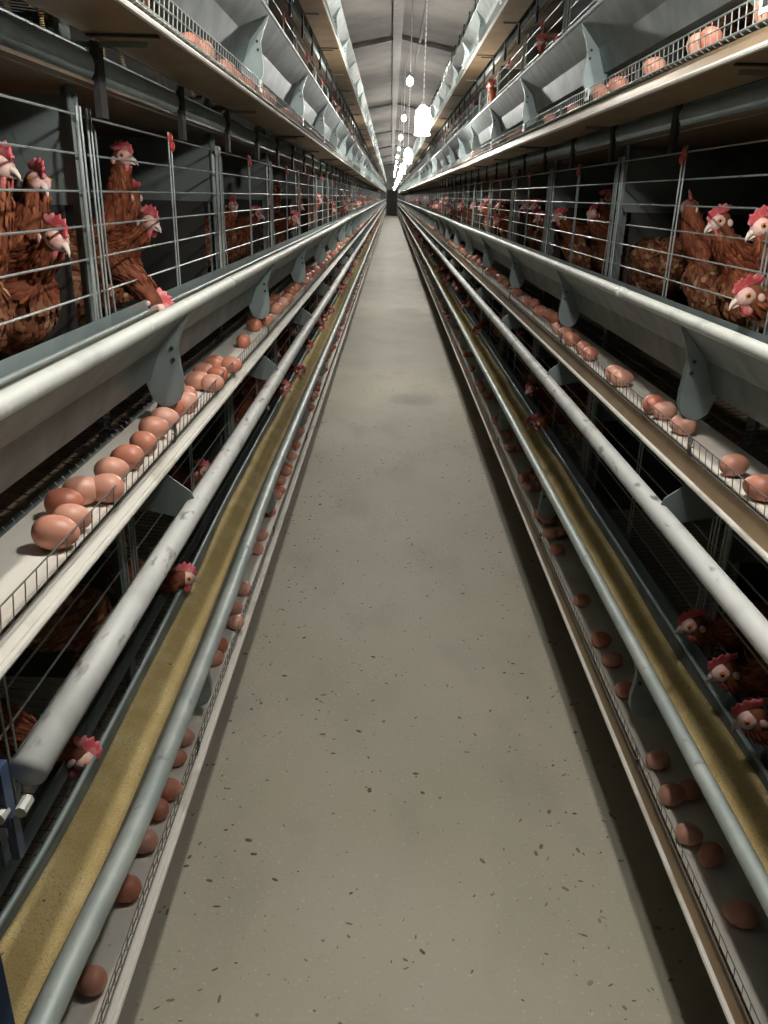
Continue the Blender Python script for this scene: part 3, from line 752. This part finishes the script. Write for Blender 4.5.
rows = [(1, -1, LM + fill(2.6, 34, -1, 7)), (1, 1, RMi + fill(3.0, 34, 1, 8)), (0, -1, [(x + .013, y) for x, y in LB] + fill(2.25, 34, -1, 9)), (0, 1, RB + fill(2.3, 34, 1, 7)), (2, -1, T3L + fill(2.8, 20, -1, 4)), (2, 1, T3R + fill(2.9, 20, 1, 4))]
allg = []
for t, s, L in rows:
    L = sorted(L, key=lambda p: p[1])
    for i, (x, y) in enumerate(L): allg.append((y + (2 if t == 2 else 0), t, s, i, x, y))
allg.sort()
ev, ef = [], []
for q, (_, t, s, i, x, y) in enumerate(allg):
    z = BELT[t] + .0212
    if q < 300:
        o = bpy.data.objects.new('egg', EG[q % 5] if y < 6 else EG[q % 5]); col.objects.link(o); o.location = (x, y, z); sc_ = R.uniform(.94, 1.05); o.scale = (sc_,) * 3; o.location.z = BELT[t] + .0212 * sc_
        o.rotation_euler = (R.uniform(0, 6), R.uniform(-.08, .08), R.choice([0, math.pi]) + R.gauss(.1, .45))
        if t == 1 and s < 0 and i == 1: o.rotation_euler[2] = .1
        if i < 20: tag(o, 'brown egg, %s from the camera on the %s tier belt %s of the aisle' % (ORD[i], TIER[t], SIDE[s]), 'egg', 'eggs on the %s %s belt' % (SIDE[s], TIER[t]))
        else: tag(o, 'small brown egg far along the %s tier belt %s of the aisle' % (TIER[t], SIDE[s]), 'egg', 'far eggs on the %s %s belt' % (SIDE[s], TIER[t]))
    else:
        base = len(ev); mw = Matrix.Translation((x, y, z)) @ Matrix.Rotation(R.gauss(0, .5), 4, 'Z')
        ev += [tuple(mw @ v.co) for v in EGL.vertices]; ef += [tuple(base + a for a in p.vertices) for p in EGL.polygons]
me = bpy.data.meshes.new('egg'); me.from_pydata(ev, [], ef); me.materials.append(M['egg']); me.polygons.foreach_set('use_smooth', [True] * len(ef))
o = bpy.data.objects.new('egg', me); col.objects.link(o); tag(o, 'the tiny brown eggs farthest along all the belts', 'egg', kind='stuff')

# ------------------------------------------------------------------ blue end post holding the left guide pipe
px, py, pz = X(-1, .443), .66, BELT[1] - .125
B = tag(empty('end_post', (-.446, .672, 0)), 'dark blue painted steel post clamped to the near end of the white left pipe', 'post')
def lb(b, x0, x1, y0, y1, z0, z1): b.box((x0 + .446, y0 - .672, EYE + z0), (x1 + .446, y1 - .672, EYE + z1))
b = MB(); b.box((-.028, -.024, 0), (.0, .024, .86)); b.box((-.034, -.030, 0), (.006, .030, .012)); b.obj('post', M['blue_paint'], B)
b = MB(); lb(b, -.446, -.366, .628, .644, -.600, -.528); lb(b, -.446, -.430, .628, .70, -.64, -.50); lb(b, -.389, -.381, .632, .645, -.655, -.59); lb(b, -.372, -.364, .632, .645, -.645, -.59); b.obj('clamp', M['blue_paint'], B)
b = MB(); b.tube([(-.372 + .446, .618 - .672, EYE - .580), (-.372 + .446, .632 - .672, EYE - .580)], .0075, 8); b.tube([(-.355 + .446, .630 - .672, EYE - .582), (-.355 + .446, .650 - .672, EYE - .582)], .0065, 8); b.obj('bolt', M['bolt'], B)

# ------------------------------------------------------------------ lamps
def ceil_z(x): return RZ - (RZ - EZ) / (WX + .1) * abs(x - CX)
LX = .215
gl = MB(); gl.ell((0, 0, 0), (.042, .042, .052), 14, 10); bulbm = gl.mesh('glass_bulb', M['bulb'], True)
b = MB(); b.tube([(0, 0, .045), (0, 0, .060), (0, 0, .10)], [.020, .022, .015], 12); sockm = b.mesh('socket', M['cap'], True)
hb = EYE + 1.44; lz = EYE + .525
b = MB(); b.tube([(0, 0, .095), (0, 0, ceil_z(LX) - hb)], .004, 6); cordm = b.mesh('cord', M['cord'])
jr = MB(); loft(jr, [(0, 0, z) for z in (-.085, -.08, -.02, .04, .07, .088, .097)], [(.046, .046), (.055, .055), (.056, .056), (.054, .054), (.046, .046), (.03, .03), (.012, .012)], 20); jarm = jr.mesh('glass_jar', M['jar'], True)
rg = MB(); rg.tube([(0.054 * math.cos(a_ * math.pi / 12), .054 * math.sin(a_ * math.pi / 12), -.098) for a_ in range(25)], .010, 8); ringm = rg.mesh('base_ring', M['ring'], True)
tb = MB(); tb.ell((0, 0, -.01), (.034, .034, .046), 14, 10); tubem = tb.mesh('lamp_tube', M['lantern'], True)
cp = MB(); cp.tube([(0, 0, .09), (0, 0, .12)], [.018, .010], 12); capm = cp.mesh('cap', M['cap'], True)
ch = MB(); zt = ceil_z(LX) - lz; z = .12; i = 0
while z < zt:
    if i % 2: ch.box((-.005, -.0015, z), (.005, .0015, z + .022))
    else: ch.box((-.0015, -.005, z), (.0015, .005, z + .022))
    z += .018; i += 1
chm = ch.mesh('chain', M['cap'])
for k in range(-1, 12):
    y = 6.5 + 5.5 * k
    L = empty('hanging_bulb', (LX, y + .12, hb)); tag(L, 'bare lit bulb on a cord under the ceiling, %s of the row along the aisle' % ORD[k + 1], 'bulb', 'bare bulbs over the aisle')
    if k >= 6: tag(L, 'tiny lit bulb far down the line of ceiling bulbs', 'bulb', 'far bare bulbs')
    put(bulbm, 'glass_bulb', L); put(sockm, 'socket', L); put(cordm, 'cord', L)
    N = empty('hanging_lantern', (LX + .003, y, lz)); tag(N, ('glass jar lantern hanging on a long chain, %s of its row over the aisle' % ORD[k + 1]) if k < 5 else 'tiny jar lantern far down the aisle', 'lantern', 'jar lanterns over the aisle' if k < 5 else 'far jar lanterns')
    for me, nm in ((jarm, 'glass_jar'), (ringm, 'base_ring'), (tubem, 'lamp_tube'), (capm, 'cap'), (chm, 'chain')): put(me, nm, N)

# ------------------------------------------------------------------ bits lying on the floor
b = MB()
for i in range(1600):
    y = .6 + 7 * R.random() ** 1.4; x = R.uniform(-.50, .68)
    if R.random() < .25: x = R.choice([R.uniform(-.5, -.3), R.uniform(.45, .66)])
    a = R.uniform(0, 6.28); l = R.choice([.002, .003, .003, .004, .006, .008]) * R.uniform(.7, 1.4); w = l * R.uniform(.2, .6); h = R.uniform(.0006, .0022)
    c, s_ = math.cos(a), math.sin(a)
    P_ = [(-l, 0), (-l * .5, -w), (l * .6, -w * .7), (l, 0), (l * .5, w), (-l * .6, w * .8)]
    vs = [(x + c * p - s_ * q_, y + s_ * p + c * q_, .0002) for p, q_ in P_] + [(x + (c * p - s_ * q_) * .6, y + (s_ * p + c * q_) * .6, h) for p, q_ in P_]
    b.add(vs, [tuple(range(6))[::-1], tuple(range(6, 12))] + [(j, (j + 1) % 6, 6 + (j + 1) % 6, 6 + j) for j in range(6)])
tag(b.obj('litter', M['speck']), 'small brown bits of litter and feather scattered over the concrete floor', 'litter', kind='stuff')

# ------------------------------------------------------------------ world, camera
wd = bpy.data.worlds.new('World'); sc.world = wd; wd.use_nodes = True
wd.node_tree.nodes['Background'].inputs[0].default_value = (.8, .9, 1, 1); wd.node_tree.nodes['Background'].inputs[1].default_value = .04
cam = bpy.data.objects.new('Camera', bpy.data.cameras.new('Camera')); col.objects.link(cam); sc.camera = cam
cam.data.sensor_fit = 'VERTICAL'; cam.data.sensor_height = 36.0; cam.data.lens = 800 / 1024 * 36; cam.data.clip_start = .02; cam.data.clip_end = 200
a, bb, rl = math.radians(21.5435), math.radians(.08), math.radians(1.4912)
F = Vector((math.sin(bb) * math.cos(a), math.cos(bb) * math.cos(a), -math.sin(a))); Rv = Vector((math.cos(bb), -math.sin(bb), 0)); U = Vector((math.sin(bb) * math.sin(a), math.cos(bb) * math.sin(a), math.cos(a)))
c, s_ = math.cos(rl), math.sin(rl)
R2 = Rv * c + U * s_; U2 = -Rv * s_ + U * c
mw = Matrix((R2, U2, -F)).transposed().to_4x4(); mw.translation = (0, 0, EYE); cam.matrix_world = mw
sc.view_settings.view_transform = 'Standard'; sc.view_settings.look = 'None'; sc.view_settings.gamma = 1; sc.view_settings.use_curve_mapping = False
sc.view_settings.exposure = 0.15
sc.cycles.max_bounces = 8; sc.cycles.use_denoising = True; sc.cycles.sample_clamp_indirect = 4
